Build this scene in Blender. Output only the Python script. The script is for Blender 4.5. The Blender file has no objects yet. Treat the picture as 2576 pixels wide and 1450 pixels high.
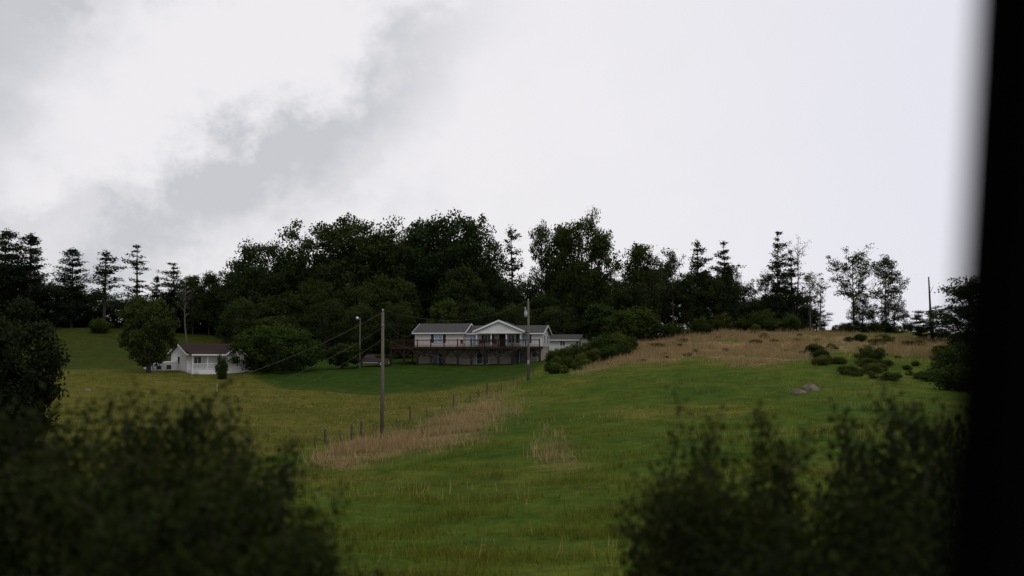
import bpy, math, random
import numpy as np
from mathutils import Vector, Matrix
R=math.radians
C=bpy.context.scene.collection
F=2504.0; PITCH=math.atan(175/F); CP,SP=math.cos(PITCH),math.sin(PITCH)
rng=np.random.default_rng(7); random.seed(7)
def P(px,py,Y):
    a=(px-1288)/F; b=(725-py)/F
    dy=CP-b*SP; dz=SP+b*CP
    s=Y/dy
    return Vector((a*s,Y,dz*s))
def proj(x,y,z):
    dep=y*CP+z*SP; up=-y*SP+z*CP
    dep=np.maximum(dep,.1)
    return 1288+F*x/dep, 725-F*up/dep
# ---------------------------------------------------------------- terrain
US=[-1500,0,400,700,960,1330,1600,1900,2200,2550,4200]
YS=[2.0,4,9,16,27,50,83,110,125,140,150,162,180,200,240,420,900,2500]
ZT={
2.0:[-1.75]*11, 4:[-2.1]*11, 9:[-3.4]*11, 16:[-5.0]*11, 27:[-6.2]*11,
50:[-6.5,-6.5,-6.5,-6.7,-6.6,-6,-5.5,-5,-4.8,-4.5,-4],
83:[-6,-6,-6,-6.6,-6.3,-5.2,-4.2,-3.4,-3.2,-3.4,-3],
110:[-4,-4,-4.2,-5,-4.7,-3.7,-2.4,-1.6,-1.8,-2.5,-2],
125:[-2.6,-2.6,-2.6,-3.9,-3.9,-2.9,-1.2,-.4,-.8,-1.5,-1.5],
140:[-1.7,-1.7,-1.9,-2.6,-2.6,-1.8,.2,1.2,.9,.4,0],
150:[-.5,-.5,-1.2,-1.2,-1.0,-1.0,1.5,2.8,2.6,2.0,1],
162:[1,1,.2,-.6,-.8,-.8,3,4.6,4.4,3.6,2],
180:[4,4,3.6,0.3,0,.5,4.2,5,4.8,4.0,2],
200:[6.8,6.8,6.2,3,2,2.5,4,4,3.6,2.5,2],
240:[8,8,8,8,8,7,3,1,0,0,0],
420:[-5,-5,-4,-2,-2,-3,-8,-12,-14,-14,-14],
900:[-25]*11, 2500:[-45]*11}
ug=np.linspace(-1500,4200,229); LY0,LY1=math.log(2.0),math.log(2500); lg=np.linspace(LY0,LY1,420)
tab=np.array([np.interp(ug,US,ZT[y]) for y in YS])
G=np.array([np.interp(lg,np.log(YS),tab[:,i]) for i in range(len(ug))]).T
def blur(A,k,ax):
    for _ in range(3):
        pad=[(0,0),(0,0)]; pad[ax]=(k,k)
        B=np.pad(A,pad,mode='edge'); cs=np.cumsum(B,axis=ax)
        cs=np.insert(cs,0,0,axis=ax); n=A.shape[ax]
        hi=np.take(cs,np.arange(2*k+1,2*k+1+n),axis=ax); lo=np.take(cs,np.arange(0,n),axis=ax)
        A=(hi-lo)/(2*k+1)
    return A
G=blur(G,4,1); G=blur(G,2,0)
def gz(x,y):
    x=np.asarray(x,float); y=np.asarray(y,float)
    yy=np.clip(y,2.01,2490); u=np.clip(1288+F*x/yy,-1499,4199)
    fi=(np.log(yy)-LY0)/(LY1-LY0)*419; fj=(u+1500)/5700*228
    i=np.clip(fi.astype(int),0,418); j=np.clip(fj.astype(int),0,227); a=fi-i; b=fj-j
    z=(G[i,j]*(1-b)+G[i,j+1]*b)*(1-a)+(G[i+1,j]*(1-b)+G[i+1,j+1]*b)*a
    w=np.clip((yy-12)/40,0,1)*np.clip((700-yy)/300,0,1)
    z=z+w*(.10*np.sin(x*.23+1.3*np.sin(y*.11))+.08*np.sin(y*.31+x*.17)+.05*np.sin(x*.71-y*.43))
    return z
def gpt(px,Y):
    x=(px-1288)/F*Y
    return Vector((x,Y,float(gz(x,Y))))
# ---------------------------------------------------------------- materials
def new_mat(name):
    m=bpy.data.materials.new(name); m.use_nodes=True
    nt=m.node_tree; return m,nt,nt.nodes['Principled BSDF']
def noise(nt,scale,detail=4,coord='Object',stretch=None,rough=.55):
    tc=nt.nodes.new('ShaderNodeTexCoord'); n=nt.nodes.new('ShaderNodeTexNoise')
    n.inputs['Scale'].default_value=scale; n.inputs['Detail'].default_value=detail; n.inputs['Roughness'].default_value=rough
    if stretch:
        mp=nt.nodes.new('ShaderNodeMapping'); mp.inputs['Scale'].default_value=stretch
        nt.links.new(tc.outputs[coord],mp.inputs['Vector']); nt.links.new(mp.outputs['Vector'],n.inputs['Vector'])
    else: nt.links.new(tc.outputs[coord],n.inputs['Vector'])
    return n.outputs['Fac']
def ramp(nt,fac,stops):
    r=nt.nodes.new('ShaderNodeValToRGB'); cr=r.color_ramp
    while len(cr.elements)<len(stops): cr.elements.new(.5)
    for e,(p,c) in zip(cr.elements,stops): e.position=p; e.color=(*c,1)
    nt.links.new(fac,r.inputs['Fac']); return r.outputs['Color']
def mix(nt,fac,a,b,mode='MIX'):
    n=nt.nodes.new('ShaderNodeMix'); n.data_type='RGBA'; n.blend_type=mode
    for k,v in ((0,fac),(6,a),(7,b)):
        if isinstance(v,bpy.types.NodeSocket): nt.links.new(v,n.inputs[k])
        else: n.inputs[k].default_value=v if k==0 else (*v,1)
    return n.outputs[2]
def attr(nt,name):
    a=nt.nodes.new('ShaderNodeAttribute'); a.attribute_name=name; return a
def simple(name,col,rough=.8,var=.25,scale=2.0,metal=0,stretch=None,spec=.3):
    m,nt,b=new_mat(name)
    f=noise(nt,scale,5,stretch=stretch)
    lo=tuple(c*(1-var) for c in col); hi=tuple(min(1,c*(1+var)) for c in col)
    nt.links.new(ramp(nt,f,[(.3,lo),(.7,hi)]),b.inputs['Base Color'])
    b.inputs['Roughness'].default_value=rough; b.inputs['Metallic'].default_value=metal
    b.inputs['Specular IOR Level'].default_value=spec
    return m
def siding(name,col,period=.2):
    m,nt,b=new_mat(name)
    tc=nt.nodes.new('ShaderNodeTexCoord'); sx=nt.nodes.new('ShaderNodeSeparateXYZ'); nt.links.new(tc.outputs['Object'],sx.inputs[0])
    d=nt.nodes.new('ShaderNodeMath'); d.operation='DIVIDE'; d.inputs[1].default_value=period; nt.links.new(sx.outputs['Z'],d.inputs[0])
    fr=nt.nodes.new('ShaderNodeMath'); fr.operation='FRACT'; nt.links.new(d.outputs[0],fr.inputs[0])
    c1=ramp(nt,fr.outputs[0],[(0,tuple(c*.65 for c in col)),(.12,col)])
    f=noise(nt,.8,5)
    c2=ramp(nt,f,[(.3,(.86,.84,.82)),(.7,(1,1,1))])
    nt.links.new(mix(nt,1.0,c1,c2,'MULTIPLY'),b.inputs['Base Color'])
    bp=nt.nodes.new('ShaderNodeBump'); bp.inputs['Strength'].default_value=.5; bp.inputs['Distance'].default_value=.02
    nt.links.new(fr.outputs[0],bp.inputs['Height']); nt.links.new(bp.outputs[0],b.inputs['Normal'])
    b.inputs['Roughness'].default_value=.6
    return m
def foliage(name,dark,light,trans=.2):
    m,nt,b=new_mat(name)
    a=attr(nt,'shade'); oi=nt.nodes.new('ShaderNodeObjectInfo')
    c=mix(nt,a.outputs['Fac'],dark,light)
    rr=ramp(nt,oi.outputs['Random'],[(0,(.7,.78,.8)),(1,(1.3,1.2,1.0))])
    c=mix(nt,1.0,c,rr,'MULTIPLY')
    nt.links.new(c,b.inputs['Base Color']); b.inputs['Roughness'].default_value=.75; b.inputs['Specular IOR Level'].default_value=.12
    tr=nt.nodes.new('ShaderNodeBsdfTranslucent'); nt.links.new(c,tr.inputs['Color'])
    ms=nt.nodes.new('ShaderNodeMixShader'); ms.inputs[0].default_value=trans
    out=nt.nodes['Material Output']
    nt.links.new(b.outputs[0],ms.inputs[1]); nt.links.new(tr.outputs[0],ms.inputs[2]); nt.links.new(ms.outputs[0],out.inputs['Surface'])
    return m
M={}
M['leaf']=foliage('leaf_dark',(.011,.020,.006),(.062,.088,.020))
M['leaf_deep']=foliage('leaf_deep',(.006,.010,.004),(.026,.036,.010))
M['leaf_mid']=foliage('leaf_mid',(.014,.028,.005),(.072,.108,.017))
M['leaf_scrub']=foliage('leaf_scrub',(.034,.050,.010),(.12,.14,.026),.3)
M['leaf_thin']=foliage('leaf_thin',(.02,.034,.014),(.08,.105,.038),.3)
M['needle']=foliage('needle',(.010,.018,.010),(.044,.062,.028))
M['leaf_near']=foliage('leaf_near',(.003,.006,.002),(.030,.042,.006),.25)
M['bark']=simple('bark',(.045,.038,.032),.9,.4,3)
M['bark_pale']=simple('bark_pale',(.12,.105,.09),.9,.3,3)
M['tan']=foliage('dry_grass',(.29,.19,.09),(.60,.43,.24),.4)
M['tuft']=foliage('green_tuft',(.06,.085,.011),(.20,.215,.034),.4)
M['flower']=simple('flower',(.45,.45,.38),.8,.1)
M['siding']=siding('siding_offwhite',(.82,.75,.71))
M['siding_white']=siding('siding_white',(.84,.83,.84))
M['basement']=simple('basement_wall',(.46,.39,.335),.85,.1,1.5)
M['trim']=simple('white_trim',(.82,.82,.82),.5,.03)
M['roof']=simple('roof_grey_shingle',(.088,.084,.080),.95,.3,6,stretch=(1,1,5),spec=.1)
M['roof_brown']=simple('roof_brown_shingle',(.046,.031,.026),.95,.3,6,stretch=(1,1,5),spec=.1)
M['deck']=simple('deck_brown_wood',(.040,.022,.017),.85,.3,3,spec=.15)
M['deck_post']=simple('deck_post_wood',(.030,.021,.017),.85,.3,3,spec=.15)
M['shutter']=simple('shutter',(.03,.025,.028),.6,.2)
M['glass']=simple('window_glass',(.04,.05,.065),.15,.3,1.2,spec=.5)
M['glass_blue']=simple('window_glass_bluish',(.34,.44,.56),.25,.2,1.5,spec=.6)  # pale blue base colour for the bluish panes
M['red']=simple('red_paint',(.20,.028,.026),.5,.2)
M['pole']=simple('weathered_pole_wood',(.16,.135,.115),.9,.3,4,stretch=(4,4,.4))
M['post']=simple('fence_post_wood',(.09,.075,.055),.9,.35,5)
M['wire']=simple('wire',(.07,.075,.04),.6,.1)
M['metal']=simple('galvanised_metal',(.4,.42,.44),.4,.15,metal=.5)
M['truck']=simple('maroon_truck_paint',(.055,.02,.022),.25,.15,spec=.6)
M['silver']=simple('silver_trim',(.5,.5,.52),.3,.1,metal=.4)
M['rubber']=simple('tyre_rubber',(.02,.02,.02),.9,.2)
M['lamp']=simple('lamp_globe',(.75,.77,.8),.3,.05)
M['rock']=simple('grey_rock',(.20,.172,.135),.95,.45,1.8,spec=.02)
M['black']=simple('black_vinyl',(.003,.003,.003),.95,.2,spec=.0)
M['asphalt']=simple('asphalt',(.05,.05,.05),.9,.2,4)
M['white']=simple('white_painted_wood',(.5,.48,.4),.6,.1)
def ground_mat():
    m,nt,b=new_mat('grass_ground')
    z=attr(nt,'zone'); sp=nt.nodes.new('ShaderNodeSeparateColor'); nt.links.new(z.outputs['Color'],sp.inputs[0])
    z2=attr(nt,'zone2'); sp2=nt.nodes.new('ShaderNodeSeparateColor'); nt.links.new(z2.outputs['Color'],sp2.inputs[0])
    big=noise(nt,.07,5); mid=noise(nt,.45,7,rough=.68); fine=noise(nt,1.9,6,rough=.72); patch=noise(nt,.22,7,rough=.7)
    pasture=ramp(nt,big,[(.34,(.060,.116,.010)),(.52,(.096,.142,.014)),(.68,(.160,.160,.026))])
    pasture=mix(nt,1.0,pasture,ramp(nt,mid,[(.32,(.50,.62,.5)),(.5,(1.0,1.0,1.0)),(.68,(1.4,1.22,1.25))]),'MULTIPLY')
    lawn=ramp(nt,mid,[(.25,(.025,.052,.006)),(.5,(.038,.076,.008)),(.75,(.062,.096,.011))])
    meadow=ramp(nt,mid,[(.3,(.090,.106,.015)),(.5,(.145,.142,.021)),(.72,(.22,.175,.048))])
    tan=ramp(nt,fine,[(.3,(.25,.17,.080)),(.7,(.45,.325,.175))])
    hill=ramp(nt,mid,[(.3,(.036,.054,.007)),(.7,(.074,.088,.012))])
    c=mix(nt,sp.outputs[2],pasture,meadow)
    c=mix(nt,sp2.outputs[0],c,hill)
    tn=ramp(nt,patch,[(.40,(.12,.12,.12)),(.53,(1,1,1))])
    mm=nt.nodes.new('ShaderNodeMath'); mm.operation='MULTIPLY'; nt.links.new(sp.outputs[1],mm.inputs[0]); nt.links.new(tn,mm.inputs[1])
    c=mix(nt,mm.outputs[0],c,tan)
    c=mix(nt,sp.outputs[0],c,lawn)
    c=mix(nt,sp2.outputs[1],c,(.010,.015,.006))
    c=mix(nt,1.0,c,ramp(nt,fine,[(.3,(.62,.64,.62)),(.7,(1.25,1.22,1.2))]),'MULTIPLY')
    nt.links.new(c,b.inputs['Base Color']); b.inputs['Roughness'].default_value=.95; b.inputs['Specular IOR Level'].default_value=.05
    bp=nt.nodes.new('ShaderNodeBump'); bp.inputs['Strength'].default_value=.8; bp.inputs['Distance'].default_value=.35
    nt.links.new(fine,bp.inputs['Height']); nt.links.new(bp.outputs[0],b.inputs['Normal'])
    return m
# ---------------------------------------------------------------- zones
def inpoly(px,py,poly):
    inside=np.zeros(px.shape,bool); n=len(poly)
    for i in range(n):
        x0,y0=poly[i]; x1,y1=poly[(i+1)%n]
        if y0==y1: continue
        c=((y0>py)!=(y1>py))&(px<(x1-x0)*(py-y0)/(y1-y0)+x0)
        inside^=c
    return inside
def soft(px,py,poly,jx,jy,n=12):
    r=np.random.default_rng(3); s=np.zeros(px.shape)
    wob=np.sin(px*.021+py*.05)*jx*.4; wy=np.sin(px*.033)*jy*.4
    for _ in range(n):
        s+=inpoly(px+wob+r.normal(0,jx),py+wy+r.normal(0,jy),poly)
    return s/n
LAWN=[(640,928),(640,952),(700,974),(830,986),(960,992),(1060,985),(1180,968),(1300,950),(1345,935),(1370,915),(1380,860),(600,860),(560,905),(430,922),(420,937),(620,937)]
TAN=[(1440,938),(1600,912),(1700,904),(1760,894),(1900,920),(2000,903),(2100,885),(2250,892),(2420,905),(2450,868),(2350,848),(2150,842),(2000,836),(1750,830),(1640,843),(1590,865),(1560,900)]
TAN2=[(780,1170),(830,1128),(930,1100),(1040,1078),(1120,1048),(1260,998),(1290,1003),(1205,1075),(1195,1108),(1000,1145),(880,1180)]
TAN3=[(1340,1175),(1360,1120),(1420,1110),(1440,1145),(1480,1150),(1480,1180),(1400,1190)]
MEAD=[(-400,925),(420,930),(640,937),(700,976),(830,988),(960,995),(1180,972),(1330,945),(1320,960),(1200,1000),(1050,1050),(900,1105),(700,1140),(300,1200),(-400,1250)]
HILL=[(-400,800),(650,800),(620,925),(420,928),(-400,928)]
def zones(x,y,z):
    px,py=proj(x,y,z); f=y<178
    lawn=soft(px,py,LAWN,8,4)*f
    tan=np.clip(soft(px,py,TAN,14,6)*(y<176)*np.interp(px,[1950,2250],[1,.75])+.85*soft(px,py,TAN2,30,8)*(y<115)+.38*soft(px,py,TAN3,26,12)*(y<110),0,1)
    mead=soft(px,py,MEAD,10,4)*(y<150)
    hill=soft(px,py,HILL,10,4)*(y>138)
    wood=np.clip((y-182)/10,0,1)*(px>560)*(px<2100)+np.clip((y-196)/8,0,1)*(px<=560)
    return lawn,tan,mead,hill,np.clip(wood,0,1)
cu=np.concatenate([np.linspace(-6000,-200,30)[:-1],np.linspace(-200,2800,420),np.linspace(2800,8500,30)[1:]])
rows=np.concatenate([np.exp(np.linspace(math.log(2.0),math.log(26),50))[:-1],np.exp(np.linspace(math.log(26),math.log(230),430))[:-1],np.exp(np.linspace(math.log(230),math.log(2500),50))])
UU,YY=np.meshgrid(cu,rows); XX=(UU-1288)/F*YY; ZZ=gz(XX,YY)
nr,nc=UU.shape
def mesh_np(name,verts,faces,mat,smooth=True):
    me=bpy.data.meshes.new(name); nv=len(verts); nf,k=faces.shape
    me.vertices.add(nv); me.vertices.foreach_set('co',verts.astype(np.float32).ravel())
    me.loops.add(nf*k); me.loops.foreach_set('vertex_index',faces.astype(np.int32).ravel())
    me.polygons.add(nf); me.polygons.foreach_set('loop_start',np.arange(0,nf*k,k,dtype=np.int32))
    me.polygons.foreach_set('use_smooth',np.full(nf,smooth))
    me.materials.append(mat); me.update(calc_edges=True); return me
def link(name,me,parent=None):
    o=bpy.data.objects.new(name,me); C.objects.link(o)
    if parent: o.parent=parent
    return o
idx=np.arange(nr*nc).reshape(nr,nc)
fc=np.stack([idx[:-1,:-1],idx[:-1,1:],idx[1:,1:],idx[1:,:-1]],-1).reshape(-1,4)
vv=np.stack([XX,YY,ZZ],-1).reshape(-1,3)
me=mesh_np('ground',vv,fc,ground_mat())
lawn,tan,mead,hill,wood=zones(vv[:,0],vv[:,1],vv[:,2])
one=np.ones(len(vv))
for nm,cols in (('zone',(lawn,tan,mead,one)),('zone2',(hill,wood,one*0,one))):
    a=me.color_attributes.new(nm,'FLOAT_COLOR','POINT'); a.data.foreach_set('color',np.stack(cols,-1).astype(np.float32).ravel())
g=link('ground',me); g['kind']='structure'
# ---------------------------------------------------------------- mesh builder
class MB:
    def __init__(s): s.v=[]; s.f=[]
    def add(s,vs,fs):
        n=len(s.v); s.v+= [tuple(v) for v in vs]; s.f+=[tuple(i+n for i in f) for f in fs]
    def box(s,x0,x1,y0,y1,z0,z1):
        s.add([(x0,y0,z0),(x1,y0,z0),(x1,y1,z0),(x0,y1,z0),(x0,y0,z1),(x1,y0,z1),(x1,y1,z1),(x0,y1,z1)],
              [(3,2,1,0),(4,5,6,7),(0,1,5,4),(1,2,6,5),(2,3,7,6),(3,0,4,7)])
    def tube(s,pts,rs,n=6,cap=True):
        pts=[Vector(p) for p in pts]
        if not hasattr(rs,'__len__'): rs=[rs]*len(pts)
        vs=[];fs=[]
        for i,p in enumerate(pts):
            d=(pts[min(i+1,len(pts)-1)]-pts[max(i-1,0)])
            d=d.normalized() if d.length>1e-9 else Vector((0,0,1))
            a=d.cross(Vector((0,1,0.01)) if abs(d.y)<.9 else Vector((1,0,0))).normalized(); b=d.cross(a)
            for k in range(n):
                t=2*math.pi*k/n; vs.append(p+(a*math.cos(t)+b*math.sin(t))*rs[i])
        for i in range(len(pts)-1):
            for k in range(n):
                fs.append((i*n+k,i*n+(k+1)%n,(i+1)*n+(k+1)%n,(i+1)*n+k))
        if cap: fs.append(tuple(range(n-1,-1,-1))); fs.append(tuple((len(pts)-1)*n+k for k in range(n)))
        s.add(vs,fs)
    def beam(s,a,b,w): s.tube([a,b],w*.7,4)
    def extrude(s,prof,y0,y1):
        n=len(prof); vs=[(x,y0,z) for x,z in prof]+[(x,y1,z) for x,z in prof]
        s.add(vs,[tuple(range(n)),tuple(range(2*n-1,n-1,-1))]+[(i,i+n,(i+1)%n+n,(i+1)%n) for i in range(n)])
    def extrudex(s,prof,x0,x1):
        n=len(prof); vs=[(x0,y,z) for y,z in prof]+[(x1,y,z) for y,z in prof]
        s.add(vs,[tuple(range(n)),tuple(range(2*n-1,n-1,-1))]+[(i,i+n,(i+1)%n+n,(i+1)%n) for i in range(n)])
    def build(s,name,mat,parent=None,smooth=False,bevel=0,label=None):
        me=bpy.data.meshes.new(name); me.from_pydata(s.v,[],s.f); me.materials.append(mat)
        import bmesh
        bm=bmesh.new(); bm.from_mesh(me); bmesh.ops.recalc_face_normals(bm,faces=bm.faces)
        if bevel: bmesh.ops.bevel(bm,geom=bm.edges[:],offset=bevel,segments=2,affect='EDGES',clamp_overlap=True)
        bm.to_mesh(me); bm.free()
        if smooth: me.polygons.foreach_set('use_smooth',[True]*len(me.polygons))
        o=link(name,me,parent)
        if label: o['label']=label
        return o
def tag(o,label,cat,group=None,kind=None):
    o['label']=label; o['category']=cat
    if group:o['group']=group
    if kind:o['kind']=kind
    return o
def empty(name,loc,rz=0):
    o=bpy.data.objects.new(name,None); C.objects.link(o); o.location=loc; o.rotation_euler=(0,0,rz); o.empty_display_size=.5; return o
def bx(name,mat,parent,*b,bevel=0):
    m=MB(); m.box(*b); return m.build(name,mat,parent,bevel=bevel)
# ---------------------------------------------------------------- foliage geometry
def leafmesh(name,cen,size,shade,mat,r,flat=0.0,asp=.6):
    n=len(cen)
    a=r.normal(size=(n,3)); a[:,2]*=(1-flat); a/=np.linalg.norm(a,axis=1)[:,None]
    b=r.normal(size=(n,3)); b[:,2]*=(1-flat); b-=a*(a*b).sum(1)[:,None]; b/=np.linalg.norm(b,axis=1)[:,None]
    s=size[:,None]
    v=np.stack([cen+a*s,cen+b*s*asp,cen-a*s,cen-b*s*asp],1).reshape(-1,3)
    f=np.arange(n*4).reshape(n,4)
    me=mesh_np(name,v,f,mat,False)
    at=me.attributes.new('shade','FLOAT','POINT'); at.data.foreach_set('value',np.repeat(shade,4).astype(np.float32))
    return me
def mk_trunk(name,m,mat):
    me=bpy.data.meshes.new(name); me.from_pydata(m.v,[],m.f); me.materials.append(mat); return me
def bendpts(a,b,r,k=3,amp=.06):
    a=Vector(a);b=Vector(b);L=(b-a).length; out=[a]
    for i in range(1,k): out.append(a.lerp(b,i/k)+Vector(r.normal(0,amp*L,3)))
    out.append(b); return out
def proto_oak(seed,H=22,W=17,ncl=150,nleaf=115,cb=.10,lsize=.26,crad=1.95,mat='leaf',bark='bark',trunkr=.42,surf=.6,lobe=.10,limbs=30,jit=.10,shoots=0):
    r=np.random.default_rng(seed); cl=[]
    lob=r.normal(size=(7,3)); lob/=np.linalg.norm(lob,axis=1)[:,None]; la=r.uniform(-lobe,lobe*1.1,7)
    while len(cl)<ncl:
        d=r.normal(size=3); d/=np.linalg.norm(d)
        q=r.uniform(surf**3,1)**(1/3)
        k=1+sum(la[i]*max(0,float(d@lob[i]))**3 for i in range(7))
        p=d*q*k
        z=(p[2]*.5+.5)
        cl.append((p[0]*W/2*.9,p[1]*W/2*.9,min(cb+(1-cb)*z,.985)*H-crad*.45))
    cl=np.array(cl); cl[:,2]=np.maximum(cl[:,2],cb*H*.6+.1)
    cr=r.uniform(.6,1.25,ncl)*crad
    cs=r.uniform(0,1,ncl)
    n=ncl*nleaf; ci=np.repeat(np.arange(ncl),nleaf)
    off=r.normal(size=(n,3)); off/=np.linalg.norm(off,axis=1)[:,None]; rad=r.uniform(0,1,n)**.45
    off*=rad[:,None]*cr[ci][:,None]*np.array([1,1,.68]); off+=r.normal(size=(n,3))*jit*crad
    cen=cl[ci]+off; cen[:,2]=np.maximum(cen[:,2],.02*H)
    sh=np.clip(.3*cs[ci]+.4*(cen[:,2]/H)**1.5+.3*(off[:,2]/cr[ci]+.2)+r.uniform(-.15,.22,n),0,1)  # top light painted into leaf colour: paler toward crown and clump tops
    m=MB(); top=Vector((r.normal(0,.02*H),r.normal(0,.02*H),H*.8))
    tp=[Vector((0,0,-.6)),Vector((0,0,H*.12)),Vector((r.normal(0,.01*H),r.normal(0,.01*H),H*.4)),top]
    m.tube(tp,[trunkr*1.25,trunkr,trunkr*.7,trunkr*.15],7)
    for i in r.choice(ncl,min(ncl,limbs),replace=False):
        e=Vector(cl[i]); hz=max(H*.08,min(e.z*.62,H*.7)); t=hz/(H*.8)
        s=Vector((top.x*t*t,top.y*t*t,hz)); m.tube(bendpts(s,e,r),[trunkr*.32,trunkr*.22,trunkr*.14,trunkr*.05],5)
    if shoots:
        ex=[];es=[]
        for _ in range(shoots):
            i=r.integers(0,ncl); s=Vector(cl[i]); o=Vector((s.x*2.2,s.y*2.2,max(.05,s.z-H*.5))).normalized()
            e=s+o*r.uniform(.15,.30)+Vector(r.normal(0,.05,3)); m.tube([s,e],[.004,.0015],3,False)
            for q in r.uniform(0,1.03,50):
                p=s.lerp(e,q); w=.05*(1.15-q)+.015
                ex.append((p.x+r.normal(0,w),p.y+r.normal(0,w),p.z+r.normal(0,w))); es.append(.35+.5*q+r.uniform(-.2,.2))
        cen=np.concatenate([cen,np.array(ex)]); sh=np.concatenate([sh,np.clip(es,0,1)]); n=len(cen)
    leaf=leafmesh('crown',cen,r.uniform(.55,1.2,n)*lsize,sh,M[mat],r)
    return (mk_trunk('trunk',m,M[bark]),leaf,H,W)
def proto_pine(seed,H=20,W=8,levels=22,dens=1.0,first=.22,full=1.0,mat='needle',lean=0.0,cone=False,irr=.35):
    r=np.random.default_rng(seed); m=MB(); cen=[];sh=[];sz=[]
    top=Vector((lean*H,r.normal(0,.2),H))
    def tp(t): return Vector((top.x*t*t,top.y*t,H*t))
    m.tube([Vector((0,0,-.6))]+[tp(t) for t in (.1,.35,.6,.85,1)],[.34,.28,.22,.16,.09,.03],7)
    side=r.uniform(0,6.28)
    for L in range(levels):
        t=first+(1-first)*(L+r.uniform(-.45,.45))/levels; t=min(max(t,.05),.985)
        env=(1-t)**.55*1.1*(0.5+.5*min(1,(t-first+.12)/.25)) if not cone else (1-t)**.8*1.15
        env*=r.uniform(1-irr,1+irr*.6)
        nb=r.integers(3,6)
        a0=r.uniform(0,6.28)
        for k in range(nb):
            if r.uniform()>dens: continue
            a=a0+k*6.28/nb+r.normal(0,.25); ln=W/2*env*r.uniform(.5,1.2)*(1+.25*math.cos(a-side))+.3
            s=tp(t); e=s+Vector((math.cos(a)*ln,math.sin(a)*ln,ln*r.uniform(.0,.45)))
            m.tube([s,s.lerp(e,.5)-Vector((0,0,.06*ln)),e],[.07,.045,.015],4,False)
            nt=int(max(12,34*ln*full)); tt=r.uniform(.2,1.05,nt)
            for q in tt:
                p=s.lerp(e,q); spd=.17*ln+.22
                cen.append((p.x+r.normal(0,spd*.7),p.y+r.normal(0,spd*.7),p.z-.05*ln*math.sin(q*3.1)+r.normal(.1,.13+.035*ln)))
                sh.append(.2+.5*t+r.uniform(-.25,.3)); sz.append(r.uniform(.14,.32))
    for _ in range(40):
        q=r.uniform(.92,1.01); p=tp(q); cen.append((p.x+r.normal(0,.25),p.y+r.normal(0,.25),p.z)); sh.append(.7); sz.append(.2)
    leaf=leafmesh('crown',np.array(cen),np.array(sz),np.clip(np.array(sh),0,1),M[mat],r,flat=.5,asp=.5)
    return (mk_trunk('trunk',m,M['bark']),leaf,H,W)
def proto_sparse(seed,H=16,W=7,nb=26,nleaf=60,mat='leaf_thin',bark='bark_pale',lf=.17,crad=.75,first=.2,lean=.05):
    r=np.random.default_rng(seed); m=MB(); cl=[]
    def tp(t): return Vector((lean*H*t*t+.25*math.sin(t*5+seed),.2*math.sin(t*4),H*t*.93))
    m.tube([Vector((0,0,-.6))]+[tp(t) for t in (.05,.3,.5,.7,.85,1)],[.24,.2,.16,.12,.09,.06,.02],6)
    for i in range(nb):
        t=first+(1-first)*r.uniform(0,1)**.85; a=r.uniform(0,6.28); env=math.sin(min(1,(t-first)/(1-first)*.86+.14)*3.14)**.6
        ln=W/2*env*r.uniform(.45,1.1)+.3; s=tp(min(t,1)*.96)
        e=s+Vector((math.cos(a)*ln,math.sin(a)*ln,ln*r.uniform(.4,1.1)))
        e.z=min(e.z,H*1.0)
        pts=bendpts(s,e,r,3,.08); m.tube(pts,[.075,.05,.035,.012],4,False)
        for q in (1.0,.75,.5):
            c=s.lerp(e,q); c2=c+Vector(r.normal(0,.45,3)); m.tube([s.lerp(e,q*.8),c2],[.03,.01],3,False)
            cl.append((c2.x,c2.y,c2.z,r.uniform(.5,1.1)*crad*(.7+.3*q)))
    cl=np.array(cl); ci=np.repeat(np.arange(len(cl)),nleaf//2); n=len(ci)
    off=r.normal(size=(n,3))*cl[ci,3][:,None]*np.array([.6,.6,.42]); cen=cl[ci,:3]+off
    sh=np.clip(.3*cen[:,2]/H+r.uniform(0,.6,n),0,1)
    leaf=leafmesh('crown',cen,r.uniform(.6,1.2,n)*lf,sh,M[mat],r)
    return (mk_trunk('trunk',m,M[bark]),leaf,H,W)
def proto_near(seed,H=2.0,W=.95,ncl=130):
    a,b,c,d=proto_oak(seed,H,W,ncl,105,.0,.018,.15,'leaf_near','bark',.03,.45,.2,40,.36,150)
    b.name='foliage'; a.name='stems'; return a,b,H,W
def proto_shrub(seed,H=4,W=5,mat='leaf',ncl=60,nleaf=90,ls=.17,cr=.85):
    return proto_oak(seed,H,W,ncl,nleaf,.0,ls,cr,mat,'bark',.1,.4,.3,20,.3)
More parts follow.
